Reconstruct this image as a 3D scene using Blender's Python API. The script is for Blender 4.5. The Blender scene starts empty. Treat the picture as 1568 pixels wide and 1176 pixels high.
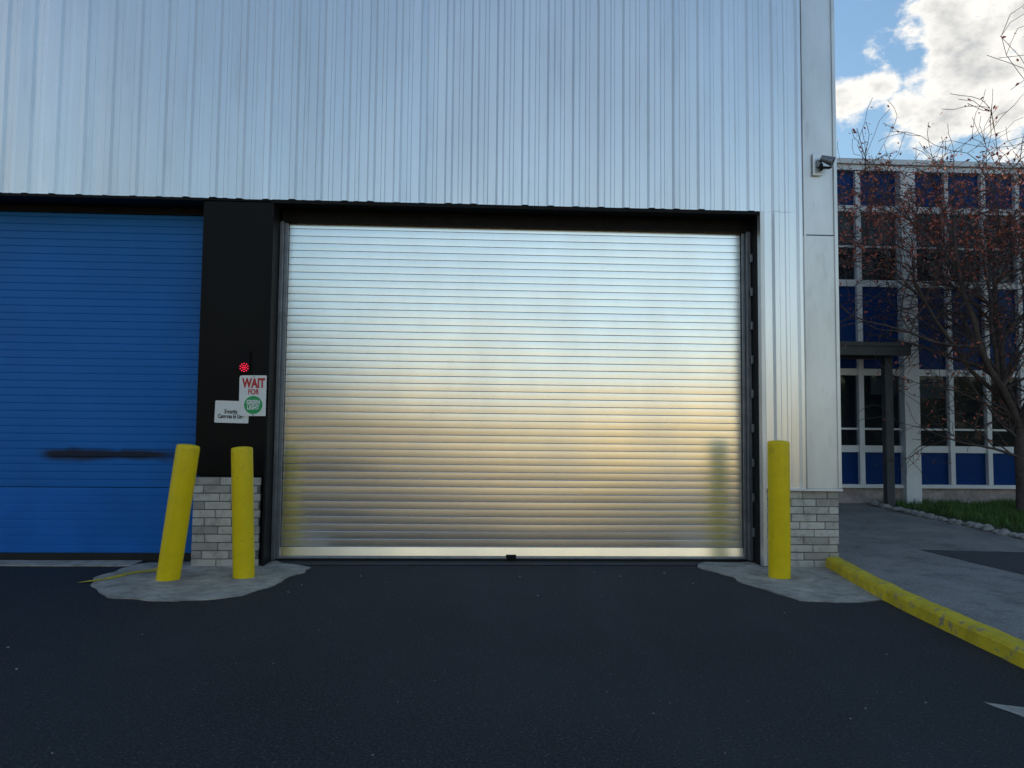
import bpy, bmesh, math, random
from mathutils import Vector, Matrix, noise
random.seed(7)
S=bpy.context.scene
S.view_settings.view_transform='Standard'; S.view_settings.look='None'; S.view_settings.exposure=0
COL=S.collection
# ---------------------------------------------------------------- materials
def mat(name, base, rough=.6, metal=0., var=.0, vscale=3., bump=0., bscale=40., spec=.5, base2=None, stretch=(1,1,1), coat=0., detail=4, rvar=0.):
    m=bpy.data.materials.new(name); m.use_nodes=True; nt=m.node_tree; N=nt.nodes; Lk=nt.links
    b=N['Principled BSDF']; b.inputs['Base Color'].default_value=(*base,1); b.inputs['Roughness'].default_value=rough
    b.inputs['Metallic'].default_value=metal; b.inputs['Specular IOR Level'].default_value=spec
    tc=N.new('ShaderNodeTexCoord'); mp=N.new('ShaderNodeMapping'); mp.inputs['Scale'].default_value=stretch
    Lk.new(tc.outputs['Object'],mp.inputs['Vector'])
    if var or base2:
        n=N.new('ShaderNodeTexNoise'); n.inputs['Scale'].default_value=vscale; n.inputs['Detail'].default_value=detail; n.inputs['Roughness'].default_value=.6
        Lk.new(mp.outputs[0],n.inputs['Vector'])
        r=N.new('ShaderNodeValToRGB'); c2=base2 or tuple(c*(1-var) for c in base)
        r.color_ramp.elements[0].position=.32; r.color_ramp.elements[1].position=.68
        r.color_ramp.elements[0].color=(*c2,1); r.color_ramp.elements[1].color=(*base,1)
        Lk.new(n.outputs['Fac'],r.inputs['Fac']); Lk.new(r.outputs[0],b.inputs['Base Color'])
        if rvar:
            mr=N.new('ShaderNodeMapRange'); mr.inputs['To Min'].default_value=rough+rvar; mr.inputs['To Max'].default_value=rough-rvar
            Lk.new(n.outputs['Fac'],mr.inputs['Value']); Lk.new(mr.outputs[0],b.inputs['Roughness'])
    if bump:
        n2=N.new('ShaderNodeTexNoise'); n2.inputs['Scale'].default_value=bscale; n2.inputs['Detail'].default_value=3
        Lk.new(mp.outputs[0],n2.inputs['Vector'])
        bp=N.new('ShaderNodeBump'); bp.inputs['Strength'].default_value=bump; bp.inputs['Distance'].default_value=.01
        Lk.new(n2.outputs['Fac'],bp.inputs['Height']); Lk.new(bp.outputs[0],b.inputs['Normal'])
    return m
def mixin(m, fac_builder, color):
    nt=m.node_tree;N=nt.nodes;Lk=nt.links;b=N['Principled BSDF'];inp=b.inputs['Base Color']
    mx=N.new('ShaderNodeMix'); mx.data_type='RGBA'
    if inp.is_linked: Lk.new(inp.links[0].from_socket,mx.inputs[6])
    else: mx.inputs[6].default_value=inp.default_value
    mx.inputs[7].default_value=(*color,1)
    Lk.new(fac_builder(nt),mx.inputs[0]); Lk.new(mx.outputs[2],inp)
def noisefac(scale,lo,hi,stretch=(1,1,1),amount=1.,detail=4,off=(0,0,0)):
    def f(nt):
        N=nt.nodes;Lk=nt.links
        tc=N.new('ShaderNodeTexCoord');mp=N.new('ShaderNodeMapping');mp.inputs['Scale'].default_value=stretch;mp.inputs['Location'].default_value=off
        n=N.new('ShaderNodeTexNoise');n.inputs['Scale'].default_value=scale;n.inputs['Detail'].default_value=detail;n.inputs['Roughness'].default_value=.65
        mr=N.new('ShaderNodeMapRange');mr.inputs['From Min'].default_value=lo;mr.inputs['From Max'].default_value=hi;mr.inputs['To Max'].default_value=amount
        Lk.new(tc.outputs['Object'],mp.inputs[0]);Lk.new(mp.outputs[0],n.inputs['Vector']);Lk.new(n.outputs['Fac'],mr.inputs['Value']);return mr.outputs[0]
    return f
def speckfac(scale,thr,amount=1.):
    def f(nt):
        N=nt.nodes;Lk=nt.links
        tc=N.new('ShaderNodeTexCoord');n=N.new('ShaderNodeTexVoronoi');n.inputs['Scale'].default_value=scale
        Lk.new(tc.outputs['Object'],n.inputs['Vector'])
        w=N.new('ShaderNodeTexWhiteNoise');Lk.new(n.outputs['Color'],w.inputs['Vector'])
        a=N.new('ShaderNodeMath');a.operation='GREATER_THAN';a.inputs[1].default_value=thr;Lk.new(w.outputs['Value'],a.inputs[0])
        d=N.new('ShaderNodeMath');d.operation='LESS_THAN';d.inputs[1].default_value=.38;Lk.new(n.outputs['Distance'],d.inputs[0])
        c=N.new('ShaderNodeMath');c.operation='MULTIPLY';Lk.new(a.outputs[0],c.inputs[0]);Lk.new(d.outputs[0],c.inputs[1])
        e=N.new('ShaderNodeMath');e.operation='MULTIPLY';e.inputs[1].default_value=amount;Lk.new(c.outputs[0],e.inputs[0]);return e.outputs[0]
    return f
M={}
M['asph']=mat('asphalt_new',(.024,.027,.032),.75,var=.45,vscale=.5,bump=1.,bscale=80,spec=.28)
mixin(M['asph'],noisefac(60,.46,.68,amount=.8,detail=4),(.066,.071,.080))
mixin(M['asph'],noisefac(1.1,.5,.8,(1,.22,1),amount=.4),(.05,.055,.064))
mixin(M['asph'],speckfac(80,.95,.45),(.22,.225,.23))
M['oldasph']=mat('asphalt_old',(.26,.25,.235),.9,var=.45,vscale=1.2,bump=.8,bscale=70)
mixin(M['oldasph'],noisefac(45,.42,.66,amount=.6,detail=3),(.40,.38,.35))
mixin(M['oldasph'],noisefac(3.5,.52,.66,amount=.6),(.12,.12,.115))
M['patch']=mat('asphalt_patch',(.06,.062,.066),.85,var=.3,vscale=4,bump=.6,bscale=120)
M['soil']=mat('dry_ground',(.30,.25,.15),.95,var=.4,vscale=.4)
M['lot']=mat('sandy_paving',(.58,.42,.16),.8,var=.25,vscale=.25)
M['conc']=mat('concrete',(.52,.49,.43),.9,var=.5,vscale=3.5,bump=.8,bscale=45)
mixin(M['conc'],noisefac(9,.5,.72,amount=.7),(.17,.16,.14))
mixin(M['conc'],noisefac(60,.55,.7,amount=.4,detail=2),(.12,.12,.11))
M['galv']=mat('galvanised_slats',(.90,.93,.95),.24,1.,var=.08,vscale=1.2,rvar=.05,stretch=(1,1,.6))
M['siding']=mat('metal_siding',(.82,.86,.91),.30,.85,var=.12,vscale=1.1,stretch=(1,1,.25),rvar=.07)
mixin(M['siding'],noisefac(2.,.56,.85,(3,3,.3),amount=.4),(.42,.44,.45))
M['trim']=mat('metal_trim',(.74,.77,.80),.4,.75,var=.2,vscale=2.,stretch=(1,1,.4))
mixin(M['trim'],noisefac(5.,.55,.78,(2,2,.5),amount=.4),(.36,.36,.34))
M['guide']=mat('steel_guide',(.26,.29,.33),.45,.7,var=.3,vscale=6)
M['black']=mat('black_panel',(.006,.006,.007),.38,0,var=.3,vscale=1.5,spec=.15)
M['dark']=mat('dark_steel',(.012,.013,.015),.6,.0,var=.4,vscale=6,spec=.15)
mixin(M['dark'],noisefac(9,.6,.75,amount=.5),(.05,.035,.027))
M['blackp']=mat('matt_black_plastic',(.006,.006,.007),.6,spec=.2)
M['rubber']=mat('rubber_seal',(.015,.015,.015),.8)
M['blue']=mat('blue_door_paint',(.002,.155,.53),.42,0.,var=.16,vscale=1.2,spec=.3)
M['blue2']=mat('blue_door_panel_paint',(.003,.155,.57),.42,0.,var=.18,vscale=1.5,spec=.3)
M['yel']=mat('yellow_paint',(.90,.66,.003),.42,0.,var=.12,vscale=5,bump=.15,bscale=25,spec=.35)
mixin(M['yel'],noisefac(7,.60,.76,(1,1,.6),amount=.55),(.42,.29,.04))
mixin(M['yel'],noisefac(34,.66,.72,amount=.85),(.08,.07,.05))
M['kyel']=mat('kerb_yellow_paint',(.76,.58,.02),.75,0.,var=.3,vscale=6,bump=.6,bscale=50)
mixin(M['kyel'],noisefac(8,.56,.64,amount=.85),(.28,.25,.17))
M['mortar']=mat('mortar',(.22,.21,.19),.95,var=.3,vscale=20,bump=.5,bscale=80)
def brickmat():
    m=mat('painted_brick',(.4,.39,.37),.75,bump=.5,bscale=60); nt=m.node_tree;N=nt.nodes;Lk=nt.links
    g=N.new('ShaderNodeNewGeometry'); r=N.new('ShaderNodeValToRGB')
    r.color_ramp.elements[0].color=(.34,.32,.29,1); r.color_ramp.elements[1].color=(.66,.63,.58,1)
    Lk.new(g.outputs['Random Per Island'],r.inputs[0]);Lk.new(r.outputs[0],N['Principled BSDF'].inputs['Base Color'])
    mixin(m,noisefac(7,.48,.68,amount=.6),(.21,.19,.165)); return m
M['brick']=brickmat()
M['white']=mat('white_sign_paint',(.84,.85,.84),.4,var=.08,vscale=8)
M['red']=mat('red_sign_paint',(.55,.02,.02),.5)
M['green']=mat('green_sign_paint',(.01,.38,.11),.5)
M['ink']=mat('dark_ink',(.03,.04,.05),.6)
M['wframe']=mat('white_frame_paint',(.84,.86,.88),.5,var=.15,vscale=2)
M['parapet']=mat('parapet_metal',(.66,.71,.76),.45,.2,var=.1)
M['navy']=mat('blue_spandrel',(.001,.042,.20),.35,var=.2,vscale=.8,spec=.15)
M['base']=mat('pinkish_base_stone',(.50,.42,.40),.9,var=.45,vscale=7,bump=.6,bscale=30)
M['blind']=mat('window_blind',(.40,.44,.48),.8,var=.15,vscale=3)
M['room']=mat('room_interior',(.05,.055,.06),.9,var=.6,vscale=1.3)
M['roof']=mat('roof_membrane',(.2,.2,.2),.9,var=.2)
M['canopy']=mat('canopy_steel',(.07,.08,.09),.5,.2,var=.2)
M['bark']=mat('bark',(.13,.10,.095),.9,var=.5,vscale=12,bump=.6,bscale=40)
M['leafr']=mat('red_brown_leaf',(.58,.16,.10),.7,vscale=3,base2=(.30,.09,.065))
M['grass']=mat('grass',(.11,.21,.04),.8,base2=(.05,.10,.02),vscale=2)
M['gsoil']=mat('grass_soil',(.06,.085,.03),.95,var=.5,vscale=6,bump=.8,bscale=30)
M['stone']=mat('edging_stone',(.42,.40,.37),.9,var=.4,vscale=9,bump=.6,bscale=30)
M['cream']=mat('cream_render_wall',(.82,.60,.22),.8,var=.10,vscale=.5)
M['olive']=mat('hedge_foliage',(.10,.12,.035),.9,base2=(.04,.055,.015),vscale=1.5)
def glassmat():
    m=mat('window_glass',(.015,.025,.04),.04,0.,spec=.7); b=m.node_tree.nodes['Principled BSDF']
    nt=m.node_tree;N=nt.nodes;Lk=nt.links
    tr=N.new('ShaderNodeBsdfTransparent');tr.inputs[0].default_value=(.66,.76,.82,1);mx=N.new('ShaderNodeMixShader');mx.inputs[0].default_value=.5
    Lk.new(tr.outputs[0],mx.inputs[1]);Lk.new(b.outputs[0],mx.inputs[2]);Lk.new(mx.outputs[0],N['Material Output'].inputs[0]);return m
M['glass']=glassmat()
led=bpy.data.materials.new('red_led');led.use_nodes=True
e=led.node_tree.nodes['Principled BSDF'];e.inputs['Base Color'].default_value=(.6,.01,.02,1);e.inputs['Emission Color'].default_value=(1,.02,.08,1);e.inputs['Emission Strength'].default_value=2.2
M['led']=led
# ---------------------------------------------------------------- mesh helpers
def empty(name,loc=(0,0,0)):
    o=bpy.data.objects.new(name,None);o.location=loc;COL.objects.link(o);return o
def mkobj(name,bm,mats,parent=None,smooth=False,sharp=None):
    me=bpy.data.meshes.new(name);bm.normal_update();bm.to_mesh(me);bm.free()
    for m in (mats if isinstance(mats,(list,tuple)) else [mats]): me.materials.append(m)
    if smooth:
        for p in me.polygons:p.use_smooth=True
    if sharp: me.set_sharp_from_angle(angle=math.radians(sharp))
    o=bpy.data.objects.new(name,me);COL.objects.link(o)
    if parent:o.parent=parent
    return o
def addbox(bm,x0,x1,y0,y1,z0,z1,mi=0,bev=0.):
    r=bmesh.ops.create_cube(bm,size=1.);vs=r['verts']
    for v in vs:v.co=Vector(((x0+x1)/2+v.co.x*(x1-x0),(y0+y1)/2+v.co.y*(y1-y0),(z0+z1)/2+v.co.z*(z1-z0)))
    fs=set(f for v in vs for f in v.link_faces)
    for f in fs:f.material_index=mi
    if bev:
        es=list(set(e for v in vs for e in v.link_edges))
        rr=bmesh.ops.bevel(bm,geom=es,offset=bev,segments=2,affect='EDGES',profile=.6)
        for f in rr['faces']:f.material_index=mi
def box(name,x0,x1,y0,y1,z0,z1,m,parent=None,bev=0.):
    bm=bmesh.new();addbox(bm,x0,x1,y0,y1,z0,z1,0,bev);return mkobj(name,bm,m,parent)
def boxes(name,L,m,parent=None,bev=0.):
    bm=bmesh.new()
    for b in L:addbox(bm,*b,0,bev)
    return mkobj(name,bm,m,parent)
def poly(name,pts,z,m,parent=None,thick=0.):
    bm=bmesh.new();vs=[bm.verts.new((x,y,z)) for x,y in pts];f=bm.faces.new(vs)
    f.normal_update()
    if f.normal.z<0:f.normal_flip()
    if thick:
        r=bmesh.ops.extrude_face_region(bm,geom=[f])
        for v in r['geom']:
            if isinstance(v,bmesh.types.BMVert):v.co.z-=thick
        bmesh.ops.recalc_face_normals(bm,faces=bm.faces)
    return mkobj(name,bm,m,parent)
def rough_outline(pts,step=.12,amp=.03):
    out=[]
    n=len(pts)
    for i in range(n):
        a=Vector(pts[i]);b=Vector(pts[(i+1)%n]);k=max(1,int((b-a).length/step))
        for j in range(k):
            p=a.lerp(b,j/k);q=noise.noise_vector(Vector((p.x*4,p.y*4,3.3)))*amp
            out.append((p.x+q.x,p.y+q.y))
    return out
# ---------------------------------------------------------------- ground
g=poly('ground',[(-300,-300),(300,-300),(300,300),(-300,300)],-.02,M['soil'])
poly('asphalt_yard',[(-25,-17.5),(4.3,-17.5),(4.3,.8),(-25,.8)],0,M['asph'])
poly('paving',[(-60,-60),(60,-60),(60,-17.52),(-60,-17.52)],-.004,M['lot'])
# ---------------------------------------------------------------- warehouse
W=empty('warehouse_building')
XR=4.33;HB=10.2
def siding(name,x0,x1,z0,z1,y=0.,parent=W,phase=-2.24):
    P=.305;prof=[(0,0),(.024,-.038),(.078,-.038),(.102,0),(.160,0),(.172,-.013),(.206,-.013),(.218,0)]
    xs=[]
    k=math.floor((x0-phase)/P)-1
    while phase+k*P<x1+P:
        rk=random.Random(k*7+1);tl=rk.gauss(0,.0018);tb=rk.gauss(0,.0012)
        for dx,dy in prof:
            xx=phase+k*P+dx
            if x0<=xx<=x1:xs.append((xx,dy+tl*((dx-.15)/.15)*(1 if dx>=.1 else 0)+(tb if dx==.024 else 0)))
        k+=1
    if xs[0][0]>x0+1e-3:xs.insert(0,(x0,xs[0][1]))
    if xs[-1][0]<x1-1e-3:xs.append((x1,xs[-1][1]))
    bm=bmesh.new();nz=max(2,int((z1-z0)/.4)+1);rows=[]
    for j in range(nz):
        z=z0+(z1-z0)*j/(nz-1);rows.append([])
        for x,dy in xs:
            w=noise.noise(Vector((x*1.3,z*.7,0)))*.007+noise.noise(Vector((x*4.3,z*.5,8)))*.0025
            dz=(noise.noise(Vector((x*2.5,9,1)))*.014 if j==0 else 0)
            rows[-1].append(bm.verts.new((x,y+dy+w,z+dz)))
    for j in range(nz-1):
        for i in range(len(xs)-1):
            bm.faces.new((rows[j][i],rows[j][i+1],rows[j+1][i+1],rows[j+1][i]))
    return mkobj(name,bm,M['siding'],parent,True,20)
siding('siding_upper',-24,3.925,4.265,HB)
siding('siding_jamb_strip',3.445,3.925,.93,4.262)
siding('siding_west',-24,-7.4,.3,4.262)
boxes('corner_trim',[(3.93,4.345,-.045,.3,3.98,HB),(3.926,4.349,-.049,.3,.93,3.972)],M['trim'],W,.006)
boxes('corner_trim_fold',[(3.93,3.955,-.062,-.046,.935,HB-.01),(4.305,4.345,-.066,-.05,.935,HB-.01)],M['trim'],W,.003)
boxes('jamb_trim',[(3.40,3.447,-.04,.06,.02,4.262)],M['trim'],W,.004)
boxes('wall_core',[(-24,4.30,.72,.9,4.2,HB-.05),(-24,4.30,.05,.09,4.33,HB-.05),(4.15,4.30,.32,24,.0,HB-.05),(-24,-23.8,.2,24,0,HB-.05),(-24,4.3,23.8,24,0,HB-.05),(-24,-7.4,.06,.2,0,4.2),(3.46,4.30,.06,.3,0,4.2)],M['dark'],W)
box('roof',-24.2,4.4,-.1,24.2,HB,HB+.12,M['roof'],W)
bm=bmesh.new()
prof=[];yy=.31
while yy<24:
    prof+= [(yy,0),(yy+.016,.03),(yy+.072,.03),(yy+.088,0)];yy+=.305
a=[bm.verts.new((4.335+d,y_,.93)) for y_,d in prof];b=[bm.verts.new((4.335+d,y_,HB)) for y_,d in prof]
for i in range(len(prof)-1):bm.faces.new((a[i],a[i+1],b[i+1],b[i]))
mkobj('siding_side',bm,M['siding'],W)
boxes('lintel_soffit',[(-7.4,3.44,-.005,.72,4.24,4.262)],M['dark'],W)
boxes('door_header',[(-2.38,3.44,.30,.70,4.09,4.238),(-7.4,-3.22,.36,.7,4.16,4.238)],M['dark'],W)
boxes('header_drip_edge',[(-2.42,3.44,-.022,-.006,4.222,4.262),(-7.4,-3.2,-.022,-.006,4.232,4.262)],M['dark'],W)
box('pier_panel',-3.215,-2.405,.012,.36,1.03,4.238,M['black'],W,.006)
boxes('pier_core',[(-3.2,-2.46,.05,.7,0,1.02),(-3.2,-2.41,.362,.7,1.02,4.23)],M['dark'],W)
box('pier_edge_angle',-2.425,-2.398,-.012,.30,.0,4.238,M['dark'],W,.003)
def bricks(name,x0,x1,y0,y1,z0,z1,bw=.305,bh=.093,joint=.010):
    bm=bmesh.new();rows=int(round((z1-z0)/bh));bh=(z1-z0)/rows
    for r in range(rows):
        off=(r%2)*bw*.5+random.uniform(-.03,.03)+.03;x=x0-off
        while x<x1-1e-3:
            a=max(x,x0);b=min(x+bw-joint,x1)
            if b-a>.03:
                j=random.uniform(-.004,.004)
                addbox(bm,a,b,y0+j,y0+.09,z0+r*bh+random.uniform(0,.003),z0+(r+1)*bh-joint,0,.006)
            x+=bw
    o=mkobj(name,bm,M['brick'],W)
    box(name+'_mortar',x0+.006,x1-.006,y0+.006,y1,z0,z1-.004,M['mortar'],W)
    return o
bricks('brick_pier',-3.215,-2.46,0.,.34,0,1.02)
bricks('brick_plinth',3.46,4.33,.0,.3,0,.90)
bm=bmesh.new()
for r in range(10):
    y_=.10-(r%2)*.15
    while y_<24:
        addbox(bm,4.25,4.33,max(y_,.1),y_+.295,r*.09,r*.09+.08);y_+=.305
mkobj('brick_plinth_side',bm,M['brick'],W)
box('plinth_flashing',3.45,4.36,-.06,.02,.90,.93,M['trim'],W,.004)
def curtain(name,x0,x1,z0,z1,y,m,h=.0905,amp=.8,seed=0,depth=.006,nx=48,bulge=.0007,groove=.05,bent=0.):
    rnd=random.Random(seed);bm=bmesh.new();n=int(round((z1-z0)/h));h=(z1-z0)/n
    g_=groove
    pr=[(0,depth),(g_,0)]+[(g_+(1-2*g_)*k/4,-bulge*(1-((k-2)/2)**2)) for k in (1,2,3)]+[(1-g_,0),(1.,depth)]
    for s in range(n):
        t0=rnd.gauss(0,amp)*.00022; ph=rnd.uniform(0,100); bt=min(1.,max(-1.,rnd.gauss(0,1)))*bent*max(0,1-abs((z0+s*h)-.95)/.6)
        rows=[]
        for (t,d) in pr:
            row=[]
            for i in range(nx+1):
                x=x0+(x1-x0)*i/nx
                tilt=t0+noise.noise(Vector((x*.6,ph,0)))*.0006*amp+noise.noise(Vector((x*.35,(z0+s*h)*.8,3)))*.0014*amp
                q=min(1,max(0,(-.9-x)/1.0));tilt+=bt*q*q*(3-2*q)
                bow=noise.noise(Vector((x*.35,(z0+s*h)*.5,7)))*.010
                row.append(bm.verts.new((x,y+d+(t-.5)*2*tilt+bow,z0+(s+t)*h)))
            rows.append(row)
        for a,b in zip(rows[:-1],rows[1:]):
            for i in range(nx):bm.faces.new((a[i],a[i+1],b[i+1],b[i]))
    return mkobj(name,bm,m,W,True,18)
curtain('roller_door_slats',-2.335,3.345,.17,4.12,.40,M['galv'],seed=3,depth=.0038,groove=.055,bulge=.0005,bent=.0011)
curtain('blue_roller_door_slats',-7.4,-3.21,.86,4.2,.40,M['blue'],seed=5,amp=.6,depth=.005,groove=.06)
curtain('blue_roller_door_lower_panel',-7.4,-3.21,.09,.855,.398,M['blue2'],seed=6,amp=.4,depth=.0022,h=.0905,groove=.04)
box('blue_door_seal',-7.4,-3.21,.38,.46,.0,.088,M['rubber'],W,.005)
bm=bmesh.new()
pf=[(.43,.166),(.388,.166),(.376,.066),(.376,.050),(.43,.050)]
A=[bm.verts.new((-2.33,y_,z_)) for y_,z_ in pf];Bv=[bm.verts.new((3.34,y_,z_)) for y_,z_ in pf]
for i in range(5):bm.faces.new((A[i],A[(i+1)%5],Bv[(i+1)%5],Bv[i]))
bm.faces.new(A);bm.faces.new(Bv[::-1]);bmesh.ops.recalc_face_normals(bm,faces=bm.faces)
mkobj('door_bottom_bar',bm,M['galv'],W)
boxes('door_bottom_angle',[(-2.33,3.34,.345,.375,.035,.049)],M['guide'],W,.003)
box('door_bottom_seal',-2.33,3.34,.37,.42,.0,.034,M['rubber'],W)
boxes('door_pull',[(.40,.50,.325,.344,.03,.075),(.39,.51,.343,.35,.02,.085)],M['dark'],W,.003)
boxes('door_guides',[(-2.395,-2.352,.28,.36,.03,4.09),(-2.352,-2.312,.345,.372,.03,4.09),(3.312,3.345,.345,.372,.03,4.09),(3.347,3.40,.28,.37,.03,4.09)],M['guide'],W,.004)
bm=bmesh.new()
for z in [0.3+.42*i for i in range(9)]:
    addbox(bm,3.372,3.398,.2,.24,z+.03,z+.13,0,.003)
mkobj('guide_brackets',bm,M['guide'],W)
box('right_reveal',3.402,3.44,.062,.7,0,4.238,M['dark'],W)
def dark_band(nt):
    N=nt.nodes;Lk=nt.links
    tc=N.new('ShaderNodeTexCoord');sp=N.new('ShaderNodeSeparateXYZ');Lk.new(tc.outputs['Object'],sp.inputs[0])
    def mth(op,a,b=None,c=None):
        n=N.new('ShaderNodeMath');n.operation=op
        for i,v in enumerate((a,b,c)):
            if v is None:continue
            if isinstance(v,(int,float)):n.inputs[i].default_value=v
            else:Lk.new(v,n.inputs[i])
        return n.outputs[0]
    nz=N.new('ShaderNodeTexNoise');nz.inputs['Scale'].default_value=3;Lk.new(tc.outputs['Object'],nz.inputs['Vector'])
    dz=mth('ABSOLUTE',mth('SUBTRACT',sp.outputs[2],1.25))
    wid=mth('MULTIPLY_ADD',nz.outputs['Fac'],.14,.02)
    v=mth('SUBTRACT',1.,mth('DIVIDE',dz,wid));v=mth('MAXIMUM',v,0.)
    l=N.new('ShaderNodeMapRange');l.interpolation_type='SMOOTHSTEP';l.inputs['From Min'].default_value=-5.25;l.inputs['From Max'].default_value=-4.95;Lk.new(sp.outputs[0],l.inputs['Value'])
    r=N.new('ShaderNodeMapRange');r.interpolation_type='SMOOTHSTEP';r.inputs['From Min'].default_value=-3.2;r.inputs['From Max'].default_value=-4.1;Lk.new(sp.outputs[0],r.inputs['Value'])
    f=mth('MULTIPLY',mth('MULTIPLY',v,l.outputs[0]),r.outputs[0]);return mth('MINIMUM',mth('MULTIPLY',f,1.5),.95)
mixin(M['blue'],dark_band,(.006,.010,.018))  # darkens an uneven horizontal band on the blue slats, fading at both ends
# ---------------------------------------------------------------- wall flood lamp
L=empty('wall_lamp')
bm=bmesh.new();addbox(bm,4.04,4.15,-.085,-.068,4.70,4.98,0,.006);mkobj('mounting_plate',bm,M['trim'],L)
bm=bmesh.new();addbox(bm,4.075,4.135,-.13,-.086,4.79,4.88,0,.01)
r=bmesh.ops.create_cone(bm,segments=20,radius1=.034,radius2=.058,depth=.15,cap_ends=True)
bmesh.ops.rotate(bm,verts=r['verts'],cent=(0,0,0),matrix=Matrix.Rotation(math.radians(118),3,'X'))
bmesh.ops.rotate(bm,verts=r['verts'],cent=(0,0,0),matrix=Matrix.Rotation(math.radians(60),3,'Z'))
bmesh.ops.translate(bm,verts=r['verts'],vec=(4.17,-.18,4.86));mkobj('lamp_head',bm,M['guide'],L)
bm=bmesh.new();addbox(bm,4.10,4.22,-.20,-.14,4.76,4.775,0,.004);addbox(bm,4.10,4.125,-.17,-.12,4.74,4.82,0,.004);mkobj('lamp_arm',bm,M['dark'],L)
# ---------------------------------------------------------------- bollards
def bollard(x,y,h,lean,rad=.118):
    bm=bmesh.new();n=32;prof=[(rad*1.0,-.05),(rad,0),(rad,h*.25),(rad*.995,h*.5),(rad,h*.75),(rad,h-.03),(rad*.985,h-.01),(rad*.93,h+.004),(rad*.6,h+.012),(rad*.3,h+.016)]
    rings=[]
    for k,(r_,z) in enumerate(prof):
        ring=[]
        for i in range(n):
            a=2*math.pi*i/n;d=noise.noise(Vector((math.cos(a)*1.5,math.sin(a)*1.5,z*2+x)))*.003
            ring.append(bm.verts.new(((r_+d)*math.cos(a),(r_+d)*math.sin(a),z)))
        rings.append(ring)
    for a,b in zip(rings[:-1],rings[1:]):
        for i in range(n):bm.faces.new((a[i],a[(i+1)%n],b[(i+1)%n],b[i]))
    bm.faces.new(rings[-1])
    o=mkobj('bollard',bm,M['yel'],None,True);o.location=(x,y,0);o.rotation_euler=(lean[1],lean[0],0);return o
bollard(-3.17,-.74,1.40,(.115,.0))
bollard(-2.43,-.62,1.37,(-.045,.0),.112)
bollard(3.35,-.62,1.49,(.003,.0))
# ---------------------------------------------------------------- concrete
lp=[(-3.95,-.70),(-3.43,-1.55),(-2.72,-1.74),(-2.2,-1.5),(-1.95,-.85),(-1.86,-.05),(-2.36,.33),(-3.2,.33),(-3.9,.1)]
poly('concrete_apron',rough_outline(lp,.07,.07),.010,M['conc'],None,.06)
rp=[(2.62,.0),(2.78,-.55),(2.86,-.95),(3.1,-1.72),(3.45,-1.82),(3.93,-1.66),(4.08,-.9),(4.18,-.2),(4.3,.3),(3.4,.33),(2.8,.3)]
poly('concrete_apron',rough_outline(rp,.07,.07),.010,M['conc'],None,.06)
poly('door_threshold',rough_outline([(-7.4,.02),(-3.9,.02),(-3.9,.34),(-7.4,.34)],.15,.03),.014,M['conc'],None,.05)
poly('door_sill_slab',[(-2.4,.10),(3.44,.10),(3.44,.7),(-2.4,.7)],.0065,M['patch'])
poly('painted_marking',rough_outline([(-3.98,-.95),(-3.55,-.15),(-3.35,.0),(-3.3,-.12),(-3.55,-.45),(-3.78,-.8)],.06,.06),.0145,M['kyel'])
# ---------------------------------------------------------------- kerb + walkway
kc=[(4.26,.06),(4.20,-.35),(4.10,-.95),(4.01,-1.6),(3.95,-2.3),(3.90,-3.1),(3.84,-3.9),(3.75,-5),(3.6,-7),(3.5,-10),(3.5,-17)]
def interp(pts,step):
    out=[]
    for a,b in zip(pts[:-1],pts[1:]):
        k=max(1,int(math.dist(a,b)/step))
        for j in range(k):out.append((a[0]+(b[0]-a[0])*j/k,a[1]+(b[1]-a[1])*j/k))
    out.append(pts[-1]);return out
ks=interp(kc,.08);bm=bmesh.new();rings=[]
for i,(x,y) in enumerate(ks):
    w=.085+noise.noise(Vector((x,y*3,0)))*.010;hz=.125+noise.noise(Vector((x,y*2.2,5)))*.014
    if i==0:hz=.09
    xo=[(-w-.01,-.03),(-w,hz*.75),(-w+.02,hz*.95),(-w+.045,hz),(w-.02,hz),(w,hz-.015),(w,-.03)]
    rings.append([bm.verts.new((x+a_+noise.noise(Vector((k,y*9,2)))*.007,y,b_+noise.noise(Vector((k*3,y*8,4)))*.006)) for k,(a_,b_) in enumerate(xo)])
for a,b in zip(rings[:-1],rings[1:]):
    for i in range(6):bm.faces.new((a[i],a[i+1],b[i+1],b[i]))
bm.faces.new(rings[0])
bmesh.ops.recalc_face_normals(bm,faces=bm.faces)
mkobj('kerb',bm,M['kyel'])
edge=[(x+.06,y) for x,y in kc[::-1]]
poly('walkway',edge+[(4.40,.3),(4.40,6.9),(8.5,6.9),(8.3,5.2),(8.0,2.0),(7.6,-2),(7.5,-17)],.095,M['oldasph'],None,.1)
poly('walkway_patch',rough_outline([(5.75,.72),(7.1,.5),(7.3,-1.3),(5.9,-1.15)],.2,.03),.100,M['patch'])
poly('lawn_soil',[(8.35,6.9),(8.25,5.2),(7.95,2.0),(7.55,-2),(7.5,-17),(40,-17),(40,6.9)],.11,M['gsoil'],None,.1)
bm=bmesh.new()
def blade(bm,x,y,z,h,w):
    a=random.uniform(0,math.tau);dx,dy=math.cos(a)*w,math.sin(a)*w;l=random.uniform(.2,.9)*h;b=random.uniform(0,math.tau);lx,ly=math.cos(b)*l,math.sin(b)*l
    v=[bm.verts.new(p) for p in((x-dx,y-dy,z),(x+dx,y+dy,z),(x+dx*.6+lx*.4,y+dy*.6+ly*.4,z+h*.6),(x-dx*.6+lx*.4,y-dy*.6+ly*.4,z+h*.6),(x+lx,y+ly,z+h))]
    bm.faces.new((v[0],v[1],v[2],v[3]));bm.faces.new((v[3],v[2],v[4]))
c=0
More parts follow.
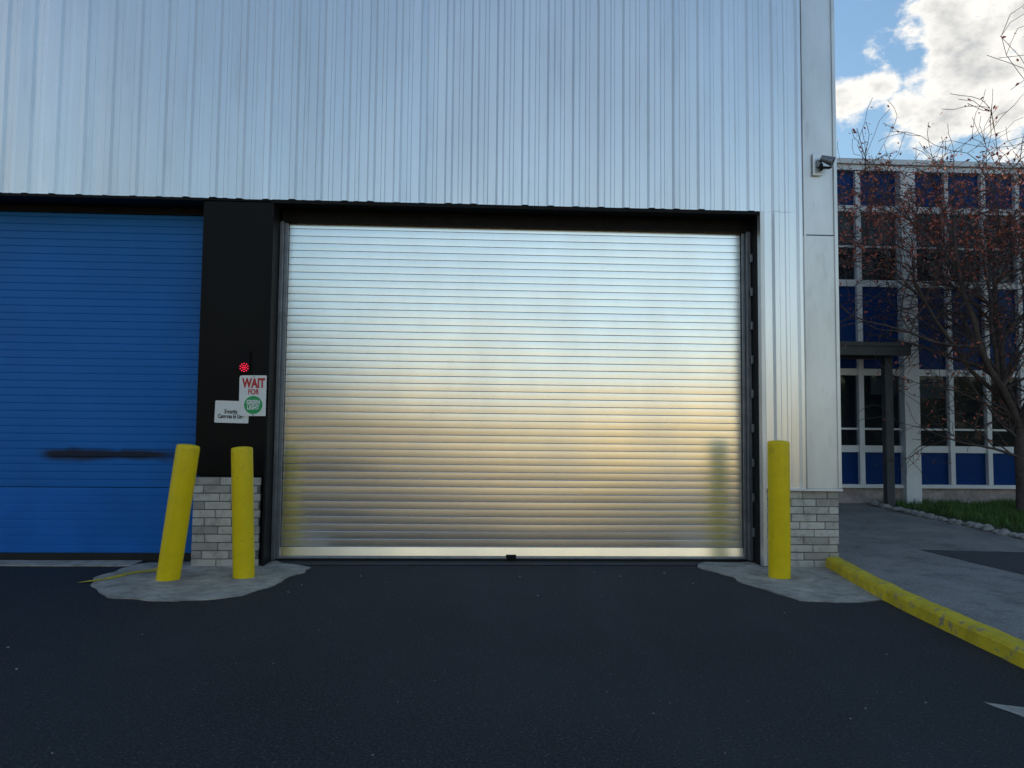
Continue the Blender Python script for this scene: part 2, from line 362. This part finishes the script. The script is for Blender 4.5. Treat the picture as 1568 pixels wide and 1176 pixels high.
while c<26000:
    x=random.uniform(8.0,15);y=random.uniform(0,6.85)
    xe=7.75+(y+2)*.075+.22
    if x<xe:continue
    d=noise.noise(Vector((x*.9,y*.9,0)))+.25*noise.noise(Vector((x*4,y*4,2)))
    if d<-.18 and random.random()<.75: continue
    blade(bm,x,y,.10,random.uniform(.05,.16)*(1+max(0,d)),random.uniform(.005,.010));c+=1
mkobj('lawn_grass',bm,M['grass'])
bm=bmesh.new()
for i in range(85):
    t=i/84;y=-2+8.6*t;x=7.62+(y+2)*.075+random.uniform(-.05,.05)
    r=bmesh.ops.create_icosphere(bm,subdivisions=2,radius=random.uniform(.045,.085))
    sx,sy,sz=random.uniform(.8,1.4),random.uniform(.8,1.4),random.uniform(.5,.9)
    for v in r['verts']:
        v.co=Vector((v.co.x*sx,v.co.y*sy,v.co.z*sz))*(1+.6*noise.noise(v.co*9+Vector((i,0,0))))+Vector((x,y,.12))
mkobj('edging_stones',bm,M['stone'])
# ---------------------------------------------------------------- signs
def text(name,body,size,x,z,y,m,parent,bold=0.,ext=.001,sx=1.):
    cu=bpy.data.curves.new(name,'FONT');cu.body=body;cu.size=size;cu.align_x='CENTER';cu.align_y='CENTER';cu.extrude=ext;cu.offset=bold;cu.space_line=.85
    t=bpy.data.objects.new(name+'_tmp',cu);COL.objects.link(t);bpy.context.view_layer.update()
    me=bpy.data.meshes.new_from_object(t.evaluated_get(bpy.context.evaluated_depsgraph_get()));bpy.data.objects.remove(t)
    me.materials.clear();me.materials.append(m);o=bpy.data.objects.new(name,me);COL.objects.link(o);o.parent=parent
    for v in me.vertices:v.co.x*=sx
    o.location=(x,y,z);o.rotation_euler=(math.pi/2,0,0);return o
def rplate(name,w,h,r,th,m,parent,y=0.):
    bm=bmesh.new();vs=[]
    for cx,cz,a0 in((w/2-r,h/2-r,0),(-w/2+r,h/2-r,90),(-w/2+r,-h/2+r,180),(w/2-r,-h/2+r,270)):
        for k in range(7):
            a=math.radians(a0+15*k);vs.append(bm.verts.new((cx+r*math.cos(a),y,cz+r*math.sin(a))))
    f=bm.faces.new(vs);rr=bmesh.ops.extrude_face_region(bm,geom=[f])
    for v in rr['geom']:
        if isinstance(v,bmesh.types.BMVert):v.co.y+=th
    bmesh.ops.recalc_face_normals(bm,faces=bm.faces);return mkobj(name,bm,m,parent)
ws=empty('wait_for_green_light_sign',(-2.567,-.012,1.955));ws.rotation_euler=(0,math.radians(-.6),0)
rplate('sign_plate',.325,.47,.03,.008,M['white'],ws)
text('text_wait','WAIT',.150,0,.140,-.002,M['red'],ws,.006,sx=.66)
text('text_for','FOR',.082,0,.042,-.002,M['red'],ws,.002,sx=.8)
bm=bmesh.new();r=bmesh.ops.create_circle(bm,cap_ends=True,segments=40,radius=.104)
bmesh.ops.rotate(bm,verts=r['verts'],cent=(0,0,0),matrix=Matrix.Rotation(math.pi/2,3,'X'));bmesh.ops.translate(bm,verts=r['verts'],vec=(0,-.0015,-.108))
mkobj('green_disc',bm,M['green'],ws)
text('text_green_light','GREEN\nLIGHT',.070,0,-.108,-.004,M['white'],ws,.003,sx=.70)
bm=bmesh.new()
for z in(.222,-.224):
    r=bmesh.ops.create_uvsphere(bm,u_segments=10,v_segments=6,radius=.007);bmesh.ops.translate(bm,verts=r['verts'],vec=(0,-.001,z))
mkobj('sign_screws',bm,M['guide'],ws)
cs=empty('security_cameras_sign',(-2.81,-.002,1.765));cs.rotation_euler=(0,math.radians(1.0),0)
rplate('sign_plate',.385,.255,.012,.006,M['white'],cs)
text('text_security','Security\nCameras In Use',.066,-.01,-.025,-.002,M['ink'],cs,.0018,sx=.68)
ts=empty('traffic_light',(-2.68,.008,2.28))
bm=bmesh.new();addbox(bm,-.062,.062,-.028,.006,-.066,.20,0,.012);mkobj('housing',bm,M['blackp'],ts)
def lens(zc,m,name):
    bm=bmesh.new()
    for rr_,k in((0,1),(.023,6),(.046,10)):
        for i in range(k):
            a=math.tau*(i+.5*(k==10))/k;q=bmesh.ops.create_icosphere(bm,subdivisions=1,radius=.0062)
            bmesh.ops.translate(bm,verts=q['verts'],vec=(rr_*math.cos(a),-.031,zc+rr_*math.sin(a)))
    mkobj(name,bm,m,ts)
lens(0,M['led'],'red_lens');lens(.13,M['blackp'],'green_lens')
# ---------------------------------------------------------------- office building
O=empty('office_building')
x_end=34
rows=[(.48,1.18,'n'),(1.33,2.83,'g'),(2.97,4.76,'n'),(4.90,6.40,'g'),(6.54,7.28,'n')]
boxes('building_body',[(4.6,x_end,7.6,18,0,7.3),(4.6,7.7,6.95,7.7,0,7.3)],M['room'],O)
boxes('roof_slab',[(4.5,x_end,6.99,18.2,7.3,7.36)],M['roof'],O)
boxes('parapet',[(4.5,x_end,6.80,7.0,7.30,7.42),(4.5,x_end,6.74,6.98,7.425,7.54)],M['parapet'],O,.006)
boxes('base_wall',[(4.5,x_end,6.93,7.2,0,.42)],M['base'],O)
boxes('base_sill',[(4.5,x_end,6.84,7.2,.422,.50)],M['wframe'],O,.005)
tr=[]
for z in(1.18,2.83,4.76,6.40):tr.append((4.5,x_end,6.88,6.98,z,z+.145))
boxes('transoms',tr,M['wframe'],O,.004)
wide=[];thin=[]
k=-2
while 9.13+3.25*k<x_end-1:
    wx=9.13+3.25*k
    if wx>4.6: wide.append((wx,wx+.33,6.72,7.0,0.05,7.29))
    for j,dx in enumerate((1.0,1.83,2.6)):
        xx=wx+.33+dx-.28
        if 4.6<xx<x_end and not (k==-1):thin.append((xx,xx+.10,6.83,6.99,.5,7.29))
    k+=1
for xx in(6.6,7.35,8.19):thin.append((xx,xx+.11,6.83,6.99,.5,7.29))
boxes('column_piers',wide,M['wframe'],O,.006);boxes('mullions',thin,M['wframe'],O,.004)
sp=[];gl=[]
for z0,z1,t in rows:
    (sp if t=='n' else gl).append((4.6,x_end,6.93,6.95,z0+.022,z1))
boxes('spandrel_panels',sp,M['navy'],O)
bm=bmesh.new()
for a,b,c_,d,e_,f in gl:
    vs=[bm.verts.new(p) for p in((a,6.935,e_),(b,6.935,e_),(b,6.935,f),(a,6.935,f))];bm.faces.new(vs)
mkobj('window_glass',bm,M['glass'],O)
boxes('mid_rails',[(4.5,x_end,6.905,6.96,5.62,5.66),(4.5,x_end,6.905,6.96,1.66,1.70)],M['wframe'],O)
bl=[];xx=7.8;rr=random.Random(4)
while xx<x_end-1:
    w=rr.uniform(.75,.9);h=rr.choice([.75,1.4,.5,1.1]);bl.append((xx,xx+w-.05,7.08,7.1,6.4-h,6.4))
    if rr.random()<.35:bl.append((xx,xx+w-.05,7.08,7.1,2.83-rr.uniform(.2,.7),2.83))
    xx+=w
boxes('window_blinds',bl,M['blind'],O)
boxes('floor_slabs',[(7.7,x_end,7.0,7.6,3.1,3.2),(7.7,x_end,7.0,7.6,1.1,1.2),(7.7,x_end,7.0,7.6,4.75,4.85)],M['room'],O)
C=empty('entrance_canopy')
boxes('canopy_roof',[(5.2,8.72,5.75,6.70,3.33,3.42)],M['canopy'],C,.006)
boxes('canopy_beams',[(5.2,8.72,5.77,5.87,3.15,3.328),(5.2,8.72,6.55,6.65,3.15,3.328),(8.45,8.55,5.872,6.548,3.17,3.326)],M['canopy'],C,.004)
boxes('canopy_post',[(8.36,8.52,6.1,6.26,.09,3.168)],M['canopy'],C,.006)
# ---------------------------------------------------------------- tree
def tube(bm,pts,rads,n=6):
    rings=[]
    for i,p in enumerate(pts):
        d=(pts[min(i+1,len(pts)-1)]-pts[max(i-1,0)]).normalized()
        u=d.cross(Vector((.3,.8,.1))).normalized();v=d.cross(u)
        rings.append([bm.verts.new(p+(u*math.cos(math.tau*k/n)+v*math.sin(math.tau*k/n))*rads[i]) for k in range(n)])
    for a,b in zip(rings[:-1],rings[1:]):
        for k in range(n):bm.faces.new((a[k],a[(k+1)%n],b[(k+1)%n],b[k]))
rt=random.Random(21)
T=empty('tree');bmb=bmesh.new();bml=bmesh.new()
def leafat(p):
    s=rt.uniform(.02,.050);a=Vector((rt.gauss(0,1),rt.gauss(0,1),rt.gauss(0,1))).normalized();b=a.cross(Vector((rt.gauss(0,1),rt.gauss(0,1),rt.gauss(0,1)))).normalized()
    q=p+Vector((rt.uniform(-.08,.08),rt.uniform(-.08,.08),rt.uniform(-.08,.03)))
    vs=[bml.verts.new(q+o) for o in(a*s,b*s*.5,-a*s,-b*s*.5)];bml.faces.new(vs)
def grow(p,d,L,r,lev):
    n={0:8,1:9,2:7,3:5,4:4}[lev];pts=[p.copy()];rads=[r];dd=d.copy()
    for i in range(n):
        w=.13+.05*lev
        dd=(dd+Vector((rt.gauss(0,w),rt.gauss(0,w),rt.gauss(0,w)))*.8)
        dd.z+= .06 if lev<2 else (-.05 if lev>=3 else .03)
        dd.normalize();q=pts[-1]+dd*(L/n)
        if q.y>6.55:dd.y=-abs(dd.y)*.5;q.y=6.55-rt.random()*.05
        pts.append(q);rads.append(max(.0055,r*(1-.70*(i+1)/n)))
    tube(bmb,pts,rads,{0:9,1:7,2:5,3:4,4:3}[lev])
    if lev>=3:
        for q in pts[1:]:
            pr=.85 if (4.8<q.z<7.2) else (.15 if q.z<=4.8 else .22)
            if q.x>11.2:pr*=.6
            for _ in range(2):
                if rt.random()<pr:leafat(q)
    if lev<4:
        k={0:0,1:9,2:8,3:4}[lev]
        for j in range(k):
            i=rt.randint(max(1,n//4),n);b=pts[i]
            ax=Vector((rt.gauss(0,1),rt.gauss(0,1)*.8,rt.gauss(0,.6)+.3)).normalized()
            nd=(dd*.65+ax*.75).normalized()
            grow(b,nd,L*rt.uniform(.45,.68),max(.006,rads[i]*.60),lev+1)
base=Vector((10.25,4.8,.05))
tube(bmb,[base+Vector(q) for q in((0,0,0),(.0,0,.12),(-.01,0,.6),(-.04,.0,1.2),(-.03,0,1.9))],[.20,.15,.125,.115,.11],12)
top=base+Vector((-.03,0,1.9))
for dx,dy,dz,L_,r_ in((-.48,-.1,1.,4.4,.075),(-.22,.15,1.,4.8,.085),(.12,-.2,1.,5.0,.09),(.5,.1,.9,4.2,.075),(-.76,-.25,.88,3.7,.055),(.1,-.5,.8,3.6,.055),(-.66,.1,.72,3.9,.05)):
    grow(top+Vector((0,0,rt.uniform(-.35,.0))),Vector((dx,dy,dz)).normalized(),L_,r_,1)
for z_ in(1.1,1.4,1.6,1.75):
    grow(base+Vector((-.03,0,z_)),Vector((rt.uniform(-1,-.4),-.3,.7)).normalized(),1.9,.03,2)
mkobj('trunk_and_limbs',bmb,M['bark'],T,True);mkobj('leaves',bml,M['leafr'],T)
# ---------------------------------------------------------------- what stands across the yard (seen mirrored in the metal)
B=empty('background_building')
boxes('walls',[(-30,-9,-46,-36,0,4.2),(-8.9,20,-45,-35,0,3.2)],M['cream'],B)
boxes('roof_edge',[(-30.2,-8.95,-46,-35.8,4.2,4.45),(-9,20.1,-45,-34.8,3.2,3.4)],M['parapet'],B)
boxes('dark_openings',[(-1.6,.4,-35.05,-34.99,0,2.4),(-20,-17,-36.05,-35.99,0,2.8)],M['dark'],B)
def clump(name,spots,m):
    bm=bmesh.new()
    for cx,cy,cz,R_ in spots:
        for i in range(700):
            v=Vector((random.gauss(0,1),random.gauss(0,1),random.gauss(0,1))).normalized()*R_*random.uniform(.6,1)
            p=Vector((cx,cy,cz))+v;a=Vector((random.gauss(0,1),random.gauss(0,1),random.gauss(0,1))).normalized();b=a.orthogonal().normalized();s=.3
            bm.faces.new([bm.verts.new(p+o) for o in(a*s,b*s,-a*s,-b*s)])
    return mkobj(name,bm,m)
clump('background_trees',[(-12.0,-30,5.2,2.8),(-15,-31,6.0,3.3),(-9.5,-31,4.2,2.2),(-19,-30,5,3.4)]+[(23+4.2*i,-29+1.5*math.sin(i*2.),2.6,3.2+.5*math.sin(i*3.1)) for i in range(8)],M['olive'])
# ---------------------------------------------------------------- litter on the yard
bm=bmesh.new()
for i in range(120):
    x=random.uniform(-6,3.6);y=random.uniform(-6.5,-.2);s=random.choice([.003,.004,.004,.006,.009])
    r=bmesh.ops.create_icosphere(bm,subdivisions=1,radius=s)
    for v in r['verts']:v.co=Vector((v.co.x*random.uniform(.7,1.5),v.co.y,v.co.z*.6))+Vector((x,y,s*.4))
mkobj('gravel_litter',bm,M['stone'])
poly('painted_marking',rough_outline([(3.05,-4.35),(3.28,-4.5),(3.2,-4.75),(3.10,-4.60)],.04,.03),.004,M['conc'])
# ---------------------------------------------------------------- light
az=math.radians(-27);el=math.radians(26)
sd=Vector((math.sin(az)*math.cos(el),math.cos(az)*math.cos(el),math.sin(el)))
sl=bpy.data.lights.new('sun','SUN');sl.energy=5;sl.angle=math.radians(.5);sl.color=(1,.84,.58)
so=bpy.data.objects.new('sun',sl);COL.objects.link(so);so.rotation_euler=sd.to_track_quat('Z','Y').to_euler();so.location=sd*50
w=bpy.data.worlds.new('World');S.world=w;w.use_nodes=True;nt=w.node_tree;N=nt.nodes;Lk=nt.links
bg=N['Background'];bg.inputs['Strength'].default_value=.15
sky=N.new('ShaderNodeTexSky');sky.sky_type='NISHITA';sky.sun_disc=False;sky.sun_elevation=el;sky.sun_rotation=az;sky.air_density=1.6;sky.dust_density=.1;sky.ozone_density=4.
tc=N.new('ShaderNodeTexCoord')
def mth(op,a,b=None,c=None):
    n=N.new('ShaderNodeMath');n.operation=op
    for i,v in enumerate((a,b,c)):
        if v is None:continue
        if isinstance(v,(int,float)):n.inputs[i].default_value=v
        else:Lk.new(v,n.inputs[i])
    return n.outputs[0]
nrm=N.new('ShaderNodeVectorMath');nrm.operation='NORMALIZE';Lk.new(tc.outputs['Generated'],nrm.inputs[0])
field=None
for (dx,dy,dz,r_) in((.532,.751,.392,.088),(.495,.746,.446,.062),(.592,.701,.396,.13),(.425,.818,.385,.036),(.452,.806,.396,.032),(.475,.801,.368,.022),(.563,.757,.340,.035),(.55,.70,.46,.11)):
    d=N.new('ShaderNodeVectorMath');d.operation='DISTANCE';Lk.new(nrm.outputs[0],d.inputs[0]);d.inputs[1].default_value=(dx,dy,dz)
    v=mth('SUBTRACT',1.,mth('DIVIDE',d.outputs['Value'],r_))
    v=mth('MAXIMUM',v,-1.)
    field=v if field is None else mth('MAXIMUM',field,v)
n1=N.new('ShaderNodeTexNoise');n1.inputs['Scale'].default_value=15;n1.inputs['Detail'].default_value=7;n1.inputs['Roughness'].default_value=.62
mpw=N.new('ShaderNodeMapping');mpw.inputs['Scale'].default_value=(1,1,1.5);Lk.new(nrm.outputs[0],mpw.inputs[0]);Lk.new(mpw.outputs[0],n1.inputs['Vector'])
dens=mth('ADD',field,mth('MULTIPLY',mth('SUBTRACT',n1.outputs['Fac'],.5),3.6))
n2=N.new('ShaderNodeTexNoise');n2.inputs['Scale'].default_value=2.3;n2.inputs['Detail'].default_value=4
Lk.new(mpw.outputs[0],n2.inputs['Vector'])
sepw=N.new('ShaderNodeSeparateXYZ');Lk.new(nrm.outputs[0],sepw.inputs[0])
def mrange(v,a,b,c=0.,d=1.,smooth=True):
    m_=N.new('ShaderNodeMapRange')
    if smooth:m_.interpolation_type='SMOOTHSTEP'
    for nm,x_ in(('From Min',a),('From Max',b),('To Min',c),('To Max',d)):m_.inputs[nm].default_value=x_
    Lk.new(v,m_.inputs['Value']);return m_.outputs[0]
behind=mrange(sepw.outputs[1],.25,-.35)
broken=mrange(n2.outputs['Fac'],.46,.70)
haze=mrange(sepw.outputs[2],.22,.02)
far=mth('MULTIPLY',behind,mth('MAXIMUM',mth('MULTIPLY',broken,.34),mth('MULTIPLY',haze,.6)))
cm=mrange(dens,-.05,.5)
mask=mth('MAXIMUM',cm,far)
cc=N.new('ShaderNodeValToRGB');cc.color_ramp.elements[0].position=.25;cc.color_ramp.elements[1].position=.85
cc.color_ramp.elements[0].color=(1,.97,.91,1);cc.color_ramp.elements[1].color=(.45,.47,.49,1)
n3=N.new('ShaderNodeTexNoise');n3.inputs['Scale'].default_value=22;n3.inputs['Detail'].default_value=5;Lk.new(mpw.outputs[0],n3.inputs['Vector'])
Lk.new(mth('MULTIPLY',dens,mth('MULTIPLY',n3.outputs['Fac'],1.1)),cc.inputs[0])
sc=N.new('ShaderNodeVectorMath');sc.operation='SCALE';sc.inputs['Scale'].default_value=7.2;Lk.new(cc.outputs[0],sc.inputs[0])
mx=N.new('ShaderNodeMix');mx.data_type='RGBA';Lk.new(mask,mx.inputs[0]);Lk.new(sky.outputs[0],mx.inputs[6]);Lk.new(sc.outputs[0],mx.inputs[7]);Lk.new(mx.outputs[2],bg.inputs['Color'])
# ---------------------------------------------------------------- camera (fitted to the photograph)
f,p,y,r=1145.014,.06016,.04806,.01001
F0=Vector((math.sin(y),math.cos(y),0));R0=Vector((math.cos(y),-math.sin(y),0));Z=Vector((0,0,1))
F=F0*math.cos(p)+Z*math.sin(p);U0=-F0*math.sin(p)+Z*math.cos(p)
R=R0*math.cos(r)+U0*math.sin(r);U=-R0*math.sin(r)+U0*math.cos(r)
cd=bpy.data.cameras.new('camera');cd.sensor_width=36;cd.lens=f/1568*36;cd.clip_end=1500
co=bpy.data.objects.new('camera',cd);COL.objects.link(co)
mw=Matrix((R,U,-F)).transposed().to_4x4();mw.translation=Vector((0,-8.777,1.6));co.matrix_world=mw
S.camera=co
